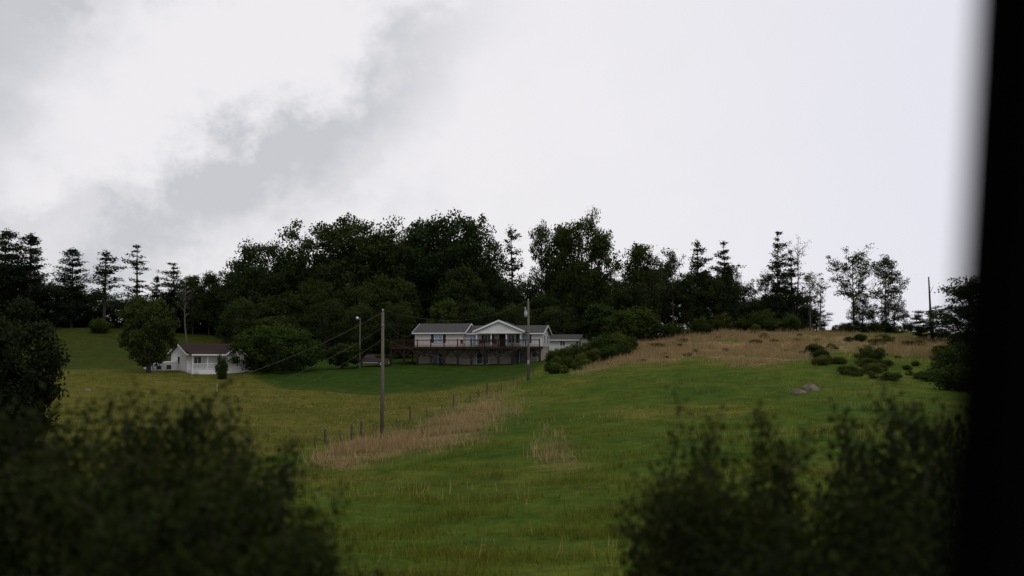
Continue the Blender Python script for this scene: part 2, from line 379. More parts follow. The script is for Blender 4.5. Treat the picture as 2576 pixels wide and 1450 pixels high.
PR={
'oak':[proto_oak(11),proto_oak(12),proto_oak(13,W=15),proto_oak(14,W=18,ncl=160)],
'fill':[proto_oak(15,cb=0.0,H=16,W=14,ncl=90),proto_oak(16,cb=0.0,H=16,W=14,ncl=90)],
'edge':[proto_oak(17,cb=0.0,H=14,W=8,ncl=150,nleaf=170,crad=1.2,lsize=.19,mat='leaf_deep',lobe=.06)],
'tall':[proto_oak(21,H=24,W=13,ncl=150,cb=.05,crad=1.6,surf=.5,lobe=.16),proto_oak(22,H=24,W=12,ncl=140,cb=.05,crad=1.5,surf=.5,lobe=.16)],
'round':[proto_oak(31,H=8,W=8,ncl=120,nleaf=110,cb=.16,crad=.85,lsize=.17,mat='leaf',trunkr=.3)],
'dome':[proto_oak(32,H=7,W=13,ncl=170,nleaf=110,cb=.02,crad=1.0,lsize=.18,mat='leaf_mid',trunkr=.25)],
'mid':[proto_oak(33,H=9,W=7,ncl=85,nleaf=90,cb=.04,crad=.95,lsize=.2,mat='leaf_mid',trunkr=.18)],
'pine':[proto_pine(41,full=1.5,W=10,first=.1,levels=22,dens=.92,irr=.5),proto_pine(42,full=1.4,W=10,levels=20,first=.12,dens=.9,irr=.5)],
'spine':[proto_pine(43,dens=.72,levels=14,first=.42,full=.9),proto_pine(44,dens=.75,levels=15,first=.25,full=.9,lean=.04,irr=.5),proto_pine(45,dens=.6,levels=15,first=.3,full=.85,lean=-.05,irr=.5)],
'spruce':[proto_pine(46,H=20,W=8,levels=21,full=1.2,first=.08,dens=.78,irr=.6,lean=.02),proto_pine(47,H=20,W=8,levels=18,full=1.2,first=.05,dens=.75,irr=.65,lean=-.03)],
'sparse':[proto_sparse(51),proto_sparse(52,nb=32,W=8),proto_sparse(53,nb=20,first=.35,lean=-.06)],
'leafy':[proto_sparse(54,nb=50,nleaf=120,W=8,mat='leaf',bark='bark',crad=1.05,lf=.21,first=.08),proto_sparse(55,nb=42,nleaf=115,W=8,mat='leaf',bark='bark',crad=1.05,lf=.21,lean=-.04,first=.08)],
'airy':[proto_sparse(57,nb=44,nleaf=90,W=8,mat='leaf_thin',crad=.95,lf=.19,first=.12),proto_sparse(58,nb=36,nleaf=80,W=8,mat='leaf_thin',crad=.9,lf=.19,lean=.06,first=.15)],
'bare':[proto_sparse(56,nb=16,nleaf=10,W=5,first=.4,lf=.13)],
'shrub':[proto_shrub(61),proto_shrub(62,W=6)],
'gshrub':[proto_shrub(63,mat='leaf_mid'),proto_shrub(64,W=6,mat='leaf_mid')],
'scrub':[proto_shrub(65,mat='leaf_scrub',ncl=40,cr=.75),proto_shrub(66,W=6,mat='leaf_scrub',ncl=36,cr=.8)],
'near':[proto_near(71),proto_near(72,W=1.05)],
'nearthin':[proto_near(73,ncl=105),proto_near(74,W=1.05,ncl=110)],
}
cnt={}
def plant(kind,px,top,Y,wpx,label,cat='tree',name='tree',group=None,base=None,rz=None,nm2=('trunk','crown'),hm=None):
    L=PR[kind]; k=cnt.get(kind,0); cnt[kind]=k+1; tr,lf,H,W=L[k%len(L)]
    b=gpt(px,Y)
    if hm is None: h=max(.5,P(px,top,Y).z-b.z); w=wpx/F*Y
    else: h=hm; w=wpx
    e=empty(name,b,random.uniform(0,6.28) if rz is None else rz); s=w/W; e.scale=(s,s,h/H)
    link(nm2[0],tr,e); link(nm2[1],lf,e)
    tag(e,label,cat,group); return e
WOOD='leafy trees of the wood behind the white house'; LW='trees of the wood on the left hill'
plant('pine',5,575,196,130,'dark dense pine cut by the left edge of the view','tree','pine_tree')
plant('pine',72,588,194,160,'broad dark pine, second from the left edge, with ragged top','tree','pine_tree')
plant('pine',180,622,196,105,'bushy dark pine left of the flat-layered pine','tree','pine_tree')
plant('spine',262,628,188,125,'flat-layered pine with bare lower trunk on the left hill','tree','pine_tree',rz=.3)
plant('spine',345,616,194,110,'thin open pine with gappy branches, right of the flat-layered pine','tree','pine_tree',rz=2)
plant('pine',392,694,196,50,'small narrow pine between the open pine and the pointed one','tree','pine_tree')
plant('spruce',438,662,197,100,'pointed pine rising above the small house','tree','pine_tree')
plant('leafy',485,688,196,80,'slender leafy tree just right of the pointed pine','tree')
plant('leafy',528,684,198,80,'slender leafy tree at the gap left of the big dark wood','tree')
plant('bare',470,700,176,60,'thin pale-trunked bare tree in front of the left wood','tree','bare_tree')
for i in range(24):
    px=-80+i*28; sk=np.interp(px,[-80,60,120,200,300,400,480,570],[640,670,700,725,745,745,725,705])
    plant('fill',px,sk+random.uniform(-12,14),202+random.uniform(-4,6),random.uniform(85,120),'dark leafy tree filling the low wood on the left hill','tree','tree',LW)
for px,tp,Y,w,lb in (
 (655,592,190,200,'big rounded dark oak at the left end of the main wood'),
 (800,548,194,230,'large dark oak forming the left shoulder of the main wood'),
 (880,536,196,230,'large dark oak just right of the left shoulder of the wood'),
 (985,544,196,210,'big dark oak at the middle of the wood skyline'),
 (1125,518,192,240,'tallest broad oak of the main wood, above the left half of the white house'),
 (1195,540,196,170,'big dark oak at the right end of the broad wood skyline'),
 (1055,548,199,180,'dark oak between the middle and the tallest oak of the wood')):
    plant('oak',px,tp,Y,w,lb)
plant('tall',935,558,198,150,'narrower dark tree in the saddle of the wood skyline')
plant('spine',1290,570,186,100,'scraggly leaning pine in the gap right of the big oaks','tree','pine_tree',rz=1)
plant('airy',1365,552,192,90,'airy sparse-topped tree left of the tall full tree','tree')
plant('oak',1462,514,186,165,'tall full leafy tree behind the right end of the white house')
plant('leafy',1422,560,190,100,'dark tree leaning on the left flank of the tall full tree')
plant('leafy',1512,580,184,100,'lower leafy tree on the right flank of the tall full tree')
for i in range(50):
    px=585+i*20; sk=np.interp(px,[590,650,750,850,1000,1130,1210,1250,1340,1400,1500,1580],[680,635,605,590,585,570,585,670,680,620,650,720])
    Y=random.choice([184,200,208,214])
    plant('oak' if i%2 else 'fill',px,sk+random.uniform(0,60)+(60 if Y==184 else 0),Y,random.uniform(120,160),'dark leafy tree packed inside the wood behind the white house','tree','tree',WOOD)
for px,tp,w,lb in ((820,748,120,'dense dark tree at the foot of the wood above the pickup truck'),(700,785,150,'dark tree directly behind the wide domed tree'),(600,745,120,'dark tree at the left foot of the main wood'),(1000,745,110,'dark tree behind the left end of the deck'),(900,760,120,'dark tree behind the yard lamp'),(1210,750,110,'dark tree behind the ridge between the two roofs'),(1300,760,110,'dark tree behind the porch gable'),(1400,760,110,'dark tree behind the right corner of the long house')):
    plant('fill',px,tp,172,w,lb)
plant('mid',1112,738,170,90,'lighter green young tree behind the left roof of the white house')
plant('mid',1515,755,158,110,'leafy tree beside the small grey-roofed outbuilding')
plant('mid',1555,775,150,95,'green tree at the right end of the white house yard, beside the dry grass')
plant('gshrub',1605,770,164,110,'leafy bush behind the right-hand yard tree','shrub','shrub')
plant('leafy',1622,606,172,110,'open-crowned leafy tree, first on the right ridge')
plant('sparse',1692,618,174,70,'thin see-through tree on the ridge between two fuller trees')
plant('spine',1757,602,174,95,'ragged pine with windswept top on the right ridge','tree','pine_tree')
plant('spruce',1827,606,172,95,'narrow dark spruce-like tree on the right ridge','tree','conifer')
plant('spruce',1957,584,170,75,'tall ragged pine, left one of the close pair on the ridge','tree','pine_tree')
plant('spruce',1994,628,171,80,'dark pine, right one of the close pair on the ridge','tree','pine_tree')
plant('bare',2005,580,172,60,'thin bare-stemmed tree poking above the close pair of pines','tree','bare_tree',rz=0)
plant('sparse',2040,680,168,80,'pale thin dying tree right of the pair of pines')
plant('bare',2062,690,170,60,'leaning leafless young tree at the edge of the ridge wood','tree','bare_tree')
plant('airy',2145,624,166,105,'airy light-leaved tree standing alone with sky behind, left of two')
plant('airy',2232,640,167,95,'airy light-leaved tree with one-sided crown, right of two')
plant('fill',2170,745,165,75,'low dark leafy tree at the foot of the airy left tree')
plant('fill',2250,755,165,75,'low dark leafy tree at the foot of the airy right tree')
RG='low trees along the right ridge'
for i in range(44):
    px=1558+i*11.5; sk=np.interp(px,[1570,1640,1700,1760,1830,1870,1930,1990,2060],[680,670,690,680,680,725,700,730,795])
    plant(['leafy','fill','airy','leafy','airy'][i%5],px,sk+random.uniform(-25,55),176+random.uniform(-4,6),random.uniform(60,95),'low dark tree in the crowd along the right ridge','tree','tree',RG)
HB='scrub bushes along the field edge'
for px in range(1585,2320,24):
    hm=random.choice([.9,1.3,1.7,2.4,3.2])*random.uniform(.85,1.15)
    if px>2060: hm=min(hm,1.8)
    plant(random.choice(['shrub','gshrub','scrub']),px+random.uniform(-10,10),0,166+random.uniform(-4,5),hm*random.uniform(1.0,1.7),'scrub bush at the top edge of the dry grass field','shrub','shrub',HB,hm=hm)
plant('tall',2345,768,150,110,'green bushy tree left of the dark tree by the window pillar')
plant('leafy',2440,698,130,150,'dark tree standing against the black window pillar')
plant('fill',2460,750,128,150,'dark leafy tree half hidden by the window pillar')
for px,tp,Y,w,lb in ((2190,868,126,75,'round green bush on the right of the pasture'),(2065,878,130,50,'low green bush at the lower edge of the dry grass, right side'),(2400,862,104,120,'big dark bush low beside the window pillar'),(2400,915,88,110,'dark bush nearest the window pillar, in the lower right pasture')):
    plant('gshrub',px,tp,Y,w,lb,'shrub','shrub')
SS='scattered scrub on the upper right pasture'
for i in range(56):
    px=random.uniform(2030,2440); Y=random.uniform(98,152); hm=random.uniform(.3,1.2)
    if px<2120 and Y<118: continue
    plant(random.choice(['gshrub','scrub','scrub','scrub']),px,0,Y,hm*random.uniform(1.5,2.8),'ragged green scrub bush scattered on the upper right pasture','shrub','shrub',SS,hm=hm)
DG='weedy bushes in the dry grass'
for i in range(30):
    px=random.uniform(1610,2060); Y=random.uniform(134,160); hm=random.uniform(.2,.6)
    plant('scrub',px,0,Y,hm*random.uniform(2,4),'low weedy bush growing in the dry grass band','shrub','shrub',DG,hm=hm)
YH='bushes in the hedge right of the white house'
for px,Y,hm in ((1392,146,1.9),(1420,143,2.0),(1445,144,2.3),(1472,145,2.2),(1500,146,2.8),(1528,147,3.2),(1556,146,3.4),(1578,147,2.8),(1400,136,1.6),(1430,135,1.7),(1462,137,1.7),(1495,139,1.9),(1530,140,2.0),(1565,142,1.9),(1395,129,1.4),(1420,127,1.1),(1450,131,1.1),(1380,133,1.3)):
    plant(random.choice(['gshrub','scrub']),px,0,Y,hm*random.uniform(1.1,1.5),'leafy bush in the thick hedge spilling downhill right of the white house','shrub','shrub',YH,hm=hm)
plant('dome',700,812,144,240,'wide domed tree on the lawn between the two houses')
plant('round',862,862,147,100,'small rounded tree on the lawn left of the pickup truck')
plant('round',377,742,134,145,'round-crowned tree with short trunk beside the small white house')
plant('gshrub',562,892,133,34,'clipped round shrub in front of the small house porch','shrub','shrub')
plant('gshrub',250,800,186,50,'small light green bush at the top of the left hillside','shrub','shrub')
plant('edge',55,745,66,200,'big dark leafy bush at the left edge of the view','shrub','shrub')
plant('edge',-50,770,60,240,'dark leafy bush cut off by the left edge of the view','shrub','shrub')
m=MB(); b=gpt(2340,160); t=P(2339,697,160); h=t.z-b.z
m.tube([(0,0,-.5),(.05,0,h*.5),(-.05,0,h)],[.2,.17,.1],7); m.tube([(.02,0,h*.7),(.7,0,h*.85)],[.05,.02],4)
s=m.build('dead_trunk',M['bark']); s.location=b; tag(s,'bare dead tree trunk standing alone against the sky','dead tree')
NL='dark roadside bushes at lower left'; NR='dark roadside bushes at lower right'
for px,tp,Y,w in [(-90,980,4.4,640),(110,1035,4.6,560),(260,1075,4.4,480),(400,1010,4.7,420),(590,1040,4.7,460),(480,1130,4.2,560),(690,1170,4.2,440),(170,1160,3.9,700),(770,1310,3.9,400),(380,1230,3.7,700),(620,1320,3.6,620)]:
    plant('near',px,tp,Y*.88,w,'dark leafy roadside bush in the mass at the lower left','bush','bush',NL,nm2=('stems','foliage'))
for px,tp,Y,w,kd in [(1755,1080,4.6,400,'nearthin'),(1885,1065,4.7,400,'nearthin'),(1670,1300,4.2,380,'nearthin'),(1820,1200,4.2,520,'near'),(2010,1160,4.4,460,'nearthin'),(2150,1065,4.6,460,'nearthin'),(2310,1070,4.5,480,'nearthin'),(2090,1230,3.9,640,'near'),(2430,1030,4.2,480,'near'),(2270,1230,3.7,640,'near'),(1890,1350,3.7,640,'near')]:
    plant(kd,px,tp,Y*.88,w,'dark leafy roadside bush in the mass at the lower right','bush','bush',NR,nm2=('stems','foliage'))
# ---------------------------------------------------------------- grass stuff
def tufts(name,n,test,hr,wr,mat,label,Yr,ur,blades=5,spread=.25,lean=.25):
    r=np.random.default_rng(len(name)*7+n)
    Y=np.exp(r.uniform(math.log(Yr[0]),math.log(Yr[1]),n)); u=r.uniform(ur[0],ur[1],n); x=(u-1288)/F*Y; z=gz(x,Y)
    k=r.uniform(0,1,n)<test(x,Y,z); x,Y,z=x[k],Y[k],z[k]; n=len(x)
    ts=r.uniform(0,1,n)
    b=np.repeat(np.stack([x,Y,z],-1),blades,0); nb=len(b)
    b[:,:2]+=r.normal(0,spread,(nb,2)); h=r.uniform(hr[0],hr[1],nb)*np.repeat(r.uniform(.6,1.2,n),blades); w=r.uniform(wr[0],wr[1],nb)
    a=r.uniform(0,6.28,nb); dx=np.stack([np.cos(a),np.sin(a),0*a],-1)*w[:,None]
    tip=b+np.stack([r.normal(0,lean,nb)*h,r.normal(0,lean,nb)*h,h],-1); b[:,2]-=.05
    v=np.stack([b-dx,b+dx,tip+dx*.25,tip-dx*.25],1).reshape(-1,3); f=np.arange(nb*4).reshape(nb,4)
    me=mesh_np(name,v,f,mat,False); at=me.attributes.new('shade','FLOAT','POINT')
    sh=np.clip(np.repeat(ts,blades)*.6+r.uniform(0,.4,nb),0,1); at.data.foreach_set('value',np.repeat(sh,4).astype(np.float32))
    o=link(name,me); tag(o,label,'grass',kind='stuff'); return o
def pat(x,y,s,o): return .5+.25*np.sin(x*s+o+1.7*np.sin(y*s*.7))+.25*np.sin(y*s*1.9+x*s*.6+o)
tufts('dry_grass',90000,lambda x,y,z:zones(x,y,z)[1]*np.clip(pat(x,y,.35,1)*1.8-.25,.05,1)*np.clip((y-60)/60,.3,1),(.3,.85),(.015,.045),M['tan'],'tall tan dry grass across the ridge field and the fence corner',(55,176),(750,2500),5,.35)
tufts('meadow_grass',30000,lambda x,y,z:.6*zones(x,y,z)[2]*pat(x,y,.5,2),(.10,.3),(.012,.03),M['tuft'],'yellow green meadow grass left of the fence line',(60,140),(-100,1350))
def pas(x,y,z):
    l,t,m_,h,w=zones(x,y,z); return (1-l)*(1-m_)*(1-w)*np.clip(pat(x,y,.8,4)*1.5-.45,0.03,1)
tufts('pasture_tufts',42000,pas,(.10,.32),(.012,.03),M['tuft'],'tufts of rough green grass in the open pasture',(26,165),(600,2600))
tufts('seed_heads',2200,lambda x,y,z:.8*(1-zones(x,y,z)[0])*(1-zones(x,y,z)[2])*(pat(x,y,.2,9)>.72)*np.clip((y-30)/40,.12,1),(.3,.55),(.007,.015),M['tan'],'scattered pale seed stalks standing in the pasture',(30,125),(850,2300),4,.8)
tufts('white_flowers',1500,lambda x,y,z:.5*zones(x,y,z)[2]*(pat(x,y,.3,5)>.5),(.08,.14),(.025,.04),M['flower'],'small white wild flowers dotted in the meadow',(85,135),(650,1300),1)
# ---------------------------------------------------------------- main house
def window(par,x0,x1,z0,z1,y,glass='glass',name='window',sh=0,mull=1):
    t=.09
    f=MB()
    for b in ((x0-t,x1+t,z1,z1+t),(x0-t,x1+t,z0-t,z0),(x0-t,x0,z0,z1),(x1,x1+t,z0,z1)):
        f.box(b[0],b[1],y-.07,y-.002,b[2],b[3])
    for k in range(mull):
        xm=x0+(x1-x0)*(k+1)/(mull+1); f.box(xm-.04,xm+.04,y-.055,y-.012,z0,z1)
    o=f.build(name,M['trim'],par)
    bx('pane',M[glass],o,x0,x1,y-.025,y-.004,z0,z1)
    if sh:
        for s in (x0-t-.01-sh,x1+t+.01): bx('shutter',M['shutter'],par,s,s+sh,y-.05,y-.003,z0-.05,z1+.05)
    return o
def gable_roof(par,x0,x1,y0,y1,ze,zr,mat,ov=.4,th=.16,ovx=.35):
    ym=(y0+y1)/2; k=(zr-ze)/(ym-y0); m=MB(); a=y0-ov; b=y1+ov; za=ze-k*ov
    m.extrudex([(a,za),(ym,zr),(b,za),(b,za+th),(ym,zr+th),(a,za+th)],x0-ovx,x1+ovx)
    r=m.build('roof',mat,par)
    f=MB()
    f.box(x0-ovx,x1+ovx,a-.09,a-.003,za-.04,za+.13)
    f.build('fascia',M['trim'],r)
    for xx in (x0-ovx-.05,x1+ovx+.004):
        g2=MB(); g2.extrudex([(a,za-.06),(ym,zr-.06),(b,za-.06),(b,za+th+.02),(ym,zr+th+.02),(a,za+th+.02)],xx,xx+.045); g2.build('fascia',M['trim'],r)
    return r
hb=P(1204,917,152); H1=empty('ranch_house',hb,R(-9))
tag(H1,'long two-storey white house with grey roof and brown raised deck','house')
def wallblock(par,x0,x1,y0,y1,z0,ze,zr,mat,name='wall',label=None):
    ym=(y0+y1)/2; m=MB(); m.extrudex([(y0,z0),(y0,ze),(ym,zr),(y1,ze),(y1,z0)],x0,x1); return m.build(name,mat,par,label=label)
wallblock(H1,-9.8,-2.2,-.8,8.2,2.72,4.8,6.2,M['siding'])
wallblock(H1,-2.198,9.7,.1,10,2.72,4.7,5.95,M['siding_white'])
bx('basement_wall',M['basement'],H1,-9.75,9.65,.13,9.9,-1,2.7)
gable_roof(H1,-9.8,-2.2,-.8,8.2,4.8,6.2,M['roof'])
gable_roof(H1,-2.1,9.7,.1,10,4.7,5.9,M['roof'])
PX0,PX1,PA=.1,7.3,3.7
m=MB(); m.extrude([(PX0-.3,4.78),(PA,6.42),(PX1+.3,4.78),(PX1+.3,4.92),(PA,6.58),(PX0-.3,4.92)],-3.5,4.8); pr=m.build('porch_roof',M['roof'],H1)
m=MB(); m.extrude([(PX0-.34,4.72),(PA,6.36),(PX1+.34,4.72),(PX1+.34,4.98),(PA,6.64),(PX0-.34,4.98)],-3.6,-3.503); m.build('fascia',M['trim'],pr)
m=MB(); m.extrude([(PX0,4.76),(PX1,4.76),(PA,6.34)],-3.25,-3.1); m.build('gable_panel',M['siding_white'],H1)
bx('porch_beam',M['trim'],H1,PX0-.1,PX1+.1,-3.4,-3.26,4.6,4.76)
for x in (.3,2.5,4.8,7.0): bx('column',M['trim'],H1,x-.07,x+.07,-3.22,-3.08,2.72,4.6)
window(H1,-6.7,-5.5,3.35,4.5,-.8,'glass_blue',sh=.45,mull=1)
window(H1,-1.4,-.5,3.3,4.5,.1,'glass_blue',mull=1)
window(H1,6.3,7.6,3.3,4.45,.1,'glass_blue',sh=.4,mull=2)
window(H1,.9,1.9,3.3,4.4,.1,'glass',sh=.35)
d=bx('door',M['shutter'],H1,3.2,4.15,.04,.098,2.74,4.75); window(H1,4.6,5.5,3.3,4.4,.1,'glass')
for x in (-6.6,.35,6.0):
    window(H1,x-.65,x+1.15,.12,2.1,.13,'glass',mull=1,name='patio_door')
for x in (-8.6,-3.3,3.2,8.6): window(H1,x-.35,x+.35,1.1,2.0,.13,'glass',mull=0)
for y,z0,z1 in ((3,3.3,4.4),(6.5,3.3,4.4),(4.5,.9,1.9)):
    f=MB(); f.box(9.702,9.76,y-.6,y+.6,z0-.1,z1+.1); w=f.build('window',M['trim'],H1); bx('pane',M['glass'],w,9.762,9.775,y-.5,y+.5,z0,z1)
DX0,DX1,DY=-13.0,9.9,-3.3
bx('deck_floor',M['deck'],H1,DX0,DX1,DY,.08,2.30,2.7)
bx('deck_floor',M['deck'],H1,DX0,-9.82,.082,5,2.30,2.7)
m=MB()
m.box(DX0,DX1,DY-.05,DY+.03,3.58,3.71); m.box(DX0,DX1,DY-.03,DY+.02,2.82,2.90)
x=DX0
while x<DX1:
    m.box(x,x+.035,DY-.02,DY+.02,2.90,3.58); x+=.2
m.box(DX0-.03,DX0+.05,DY+.04,5,3.58,3.71); m.build('railing',M['deck'],H1)
xs=[DX0+.1+i*(DX1-DX0-.2)/11 for i in range(12)]
for x in xs: bx('railing_post',M['deck'],H1,x-.07,x+.07,DY-.06,DY+.08,2.702,3.80)
for x in xs:
    m=MB(); m.box(x-.15,x+.15,DY+.12,DY+.36,-1,2.298)
    for s in (-1,1):
        if DX0<x+s*.9<DX1: m.beam((x,DY+.24,1.05),(x+s*1.0,DY+.24,2.28),.2)
    m.build('deck_post',M['deck_post'],H1)
for x in (-12.5,-11,-10.2):
    m=MB(); m.box(x-.08,x+.08,2.5,2.66,-1,2.298); m.build('deck_post',M['deck_post'],H1)
bx('downpipe',M['trim'],H1,9.5,9.6,-.02,.08,0,4.6)
def on(house,x,y,z):
    return Matrix.Translation(house.location)@Matrix.Rotation(house.rotation_euler.z,4,'Z')@Vector((x,y,z))
def chair(x,y,rz,label):
    e=empty('deck_chair',on(H1,x,y,2.702),H1.rotation_euler.z+rz)
    bx('seat',M['red'],e,-.25,.25,-.25,.25,.42,.47); bx('backrest',M['red'],e,-.25,.25,.22,.27,.47,1.05)
    for a in(-.22,.22):
        for b in(-.22,.22): bx('leg',M['red'],e,a-.025,a+.025,b-.025,b+.025,0,.42)
        bx('armrest',M['red'],e,a-.03,a+.03,-.25,.22,.64,.68)
    tag(e,label,'chair'); return e
chair(-2.0,-2.2,2.6,'red chair alone on the deck left of the porch')
chair(.8,-2.4,.4,'red chair at the left of the deck table under the porch')
chair(2.9,-2.4,-.5,'red chair at the right of the deck table under the porch')
e=empty('deck_table',on(H1,1.85,-2.2,2.702)); bx('table_top',M['red'],e,-.6,.6,-.4,.4,.68,.72)
for a in(-.5,.5):
    for b in(-.3,.3): bx('leg',M['red'],e,a-.03,a+.03,b-.03,b+.03,0,.68)
tag(e,'red patio table on the deck between two red chairs','table')
ob=P(1432,882,164); O=empty('outbuilding',ob,R(-12)); tag(O,'low white outbuilding with grey roof behind the right end of the long house','building')
wallblock(O,-3.6,3.4,0,6,-1,1.75,2.55,M['siding_white']); gable_roof(O,-3.6,3.4,0,6,1.75,2.55,M['roof'])
window(O,-1.5,-.7,.8,1.5,0); window(O,1.2,2.0,.8,1.5,0)
m=MB(); m.extrude([(2.1,1.75),(3.5,2.7),(4.6,1.95),(4.6,-1),(2.1,-1)],-1.2,-.002); m.build('gable_panel',M['siding_white'],O)
m=MB(); m.extrude([(1.9,1.66),(3.5,2.76),(4.8,1.9),(4.8,2.02),(3.5,2.9),(1.9,1.8)],-1.4,.6); m.build('porch_roof',M['roof'],O)
# ---------------------------------------------------------------- small house
sb=P(470,934,139); S=empty('cottage',sb,R(38)); tag(S,'small white single-storey house with brown roof and front porch','house')
wallblock(S,0,7.2,0,6.4,-1,2.5,3.75,M['siding_white'])
r=gable_roof(S,0,7.2,0,6.4,2.5,3.75,M['roof_brown'],ov=.6)
window(S,5.0,5.9,1,2,0); window(S,1.0,2.0,1,2,0); bx('door',M['trim'],S,3.0,3.9,-.06,-.003,.25,2.2)
f=MB(); f.box(-.06,-.002,2.6,3.6,.9,2.1); w=f.build('window',M['trim'],S); bx('pane',M['glass'],w,-.075,-.062,2.7,3.5,1,2)
bx('porch_floor',M['trim'],S,.1,4.6,-1.7,-.003,-.6,.22)
m=MB(); m.extrudex([(-2.0,2.2),(.1,2.72),(.1,2.86),(-2.0,2.34)],-.1,4.7); m.build('porch_roof',M['roof_brown'],S)
m=MB(); m.box(-.1,4.7,-2.06,-2.003,2.16,2.34); m.build('fascia',M['trim'],S)
for x in (.2,2.3,4.5): bx('column',M['trim'],S,x-.06,x+.06,-1.65,-1.53,.222,2.25)
m=MB(); m.box(.27,4.42,-1.62,-1.56,1.02,1.08); m.box(.27,4.42,-1.61,-1.57,.32,.37)
x=.35
while x<4.4: m.box(x,x+.035,-1.605,-1.575,.37,1.02); x+=.16
m.build('railing',M['trim'],S)
m=MB(); m.extrude([(5.1,-1),(5.1,2.3),(6.4,3.3),(7.7,2.3),(7.7,-1)],-1.5,-.003); m.build('gable_wall',M['siding_white'],S)
m=MB(); m.extrude([(4.8,2.12),(6.4,3.3),(8.0,2.12),(8.0,2.26),(6.4,3.45),(4.8,2.26)],-1.8,3); m.build('wing_roof',M['roof_brown'],S)
m=MB(); m.extrude([(4.76,2.06),(6.4,3.26),(8.04,2.06),(8.04,2.28),(6.4,3.5),(4.76,2.28)],-1.86,-1.803); m.build('fascia',M['trim'],S)
window(S,6.0,6.8,1,2,-1.5)
m=MB(); m.extrude([(7.704,-1),(7.704,1.7),(9.4,.1),(9.4,-1)],-1.3,2); m.build('side_wing',M['siding_white'],S)
m=MB(); m.extrude([(-3.6,-1.2),(-3.6,.95),(-.005,1.35),(-.005,-1.2)],4.0,7.2); m.build('low_wing',M['siding_white'],S)
window(S,-2.9,-2.2,.2,.75,4.0,mull=0); window(S,-1.5,-.8,.2,.85,4.0,mull=0)
b=gpt(549,118); m=MB(); m.tube([(0,0,-.3),(.03,0,1.0)],.035,6); o=m.build('marker_post',M['white']); o.location=b; tag(o,'short pale marker post standing in the meadow below the small house','post')
# ---------------------------------------------------------------- pickup (faces -x)
tb=P(933,919.5,150); tb.z=float(gz(tb.x,tb.y))+.02; T=empty('pickup_truck',tb,R(6)); T.scale=(.95,1,1)
tag(T,'dark maroon pickup truck parked on the grass left of the deck','pickup truck')
W2=.92
m=MB(); m.extrude([(-2.75,.45),(-2.78,.8),(-2.65,1.02),(-1.3,1.12),(.75,1.12),(.75,1.14),(2.7,1.14),(2.75,.5),(2.2,.42),(2.12,.72),(1.85,.88),(1.45,.88),(1.18,.72),(1.1,.4),(-1.25,.4),(-1.33,.72),(-1.6,.88),(-2.0,.88),(-2.27,.72),(-2.35,.42)],-W2,W2)
m.build('body',M['truck'],T,bevel=.03)
m=MB(); m.extrude([(-1.35,1.11),(-.75,1.72),(-.55,1.78),(.55,1.78),(.7,1.7),(.78,1.11)],-.82,.82); m.build('cab',M['truck'],T,bevel=.03)
for x0,x1,x2,x3 in ((-1.12,-.68,-.22,-.22),(-.14,-.14,.5,.6)):
    m=MB(); m.extrude([(x0,1.17),(x1,1.64),(x2,1.64),(x3,1.17)],-.84,-.823); m.build('side_window',M['glass'],T)
m=MB(); m.add([(-1.34,-.74,1.15),(-1.34,.74,1.15),(-.80,.7,1.70),(-.80,-.7,1.70)],[(0,1,2,3)]); m.build('windscreen',M['glass'],T)
for x in (-1.8,1.65):
    for s in (-1,1):
        m=MB(); m.tube([(x,s*.70,.38),(x,s*.93,.38)],.38,20); wh=m.build('wheel',M['rubber'],T)
        m=MB(); m.tube([(x,s*.90,.38),(x,s*.945,.38)],.22,14); m.build('rim',M['silver'],wh)
bx('bumper',M['silver'],T,-2.9,-2.72,-.9,.9,.42,.64,bevel=.03); bx('bumper',M['silver'],T,2.74,2.9,-.9,.9,.45,.64,bevel=.03)
bx('side_stripe',M['silver'],T,-1.2,1.05,-.935,-.922,.5,.58)
for s in (-.85,.6): bx('headlight',M['lamp'],T,-2.80,-2.74,s,s+.25,.72,.9)
bx('tail_light',M['red'],T,2.72,2.765,-.91,-.75,.75,1.05)
m=MB(); m.extrudex([(-.9,1.14),(-.9,1.2),(-.84,1.2),(-.84,1.14)],.8,2.68); m.build('bed_rail',M['truck'],T)
m=MB(); m.box(-1.05,-.9,-1.05,-.86,1.15,1.32); m.build('side_mirror',M['shutter'],T)
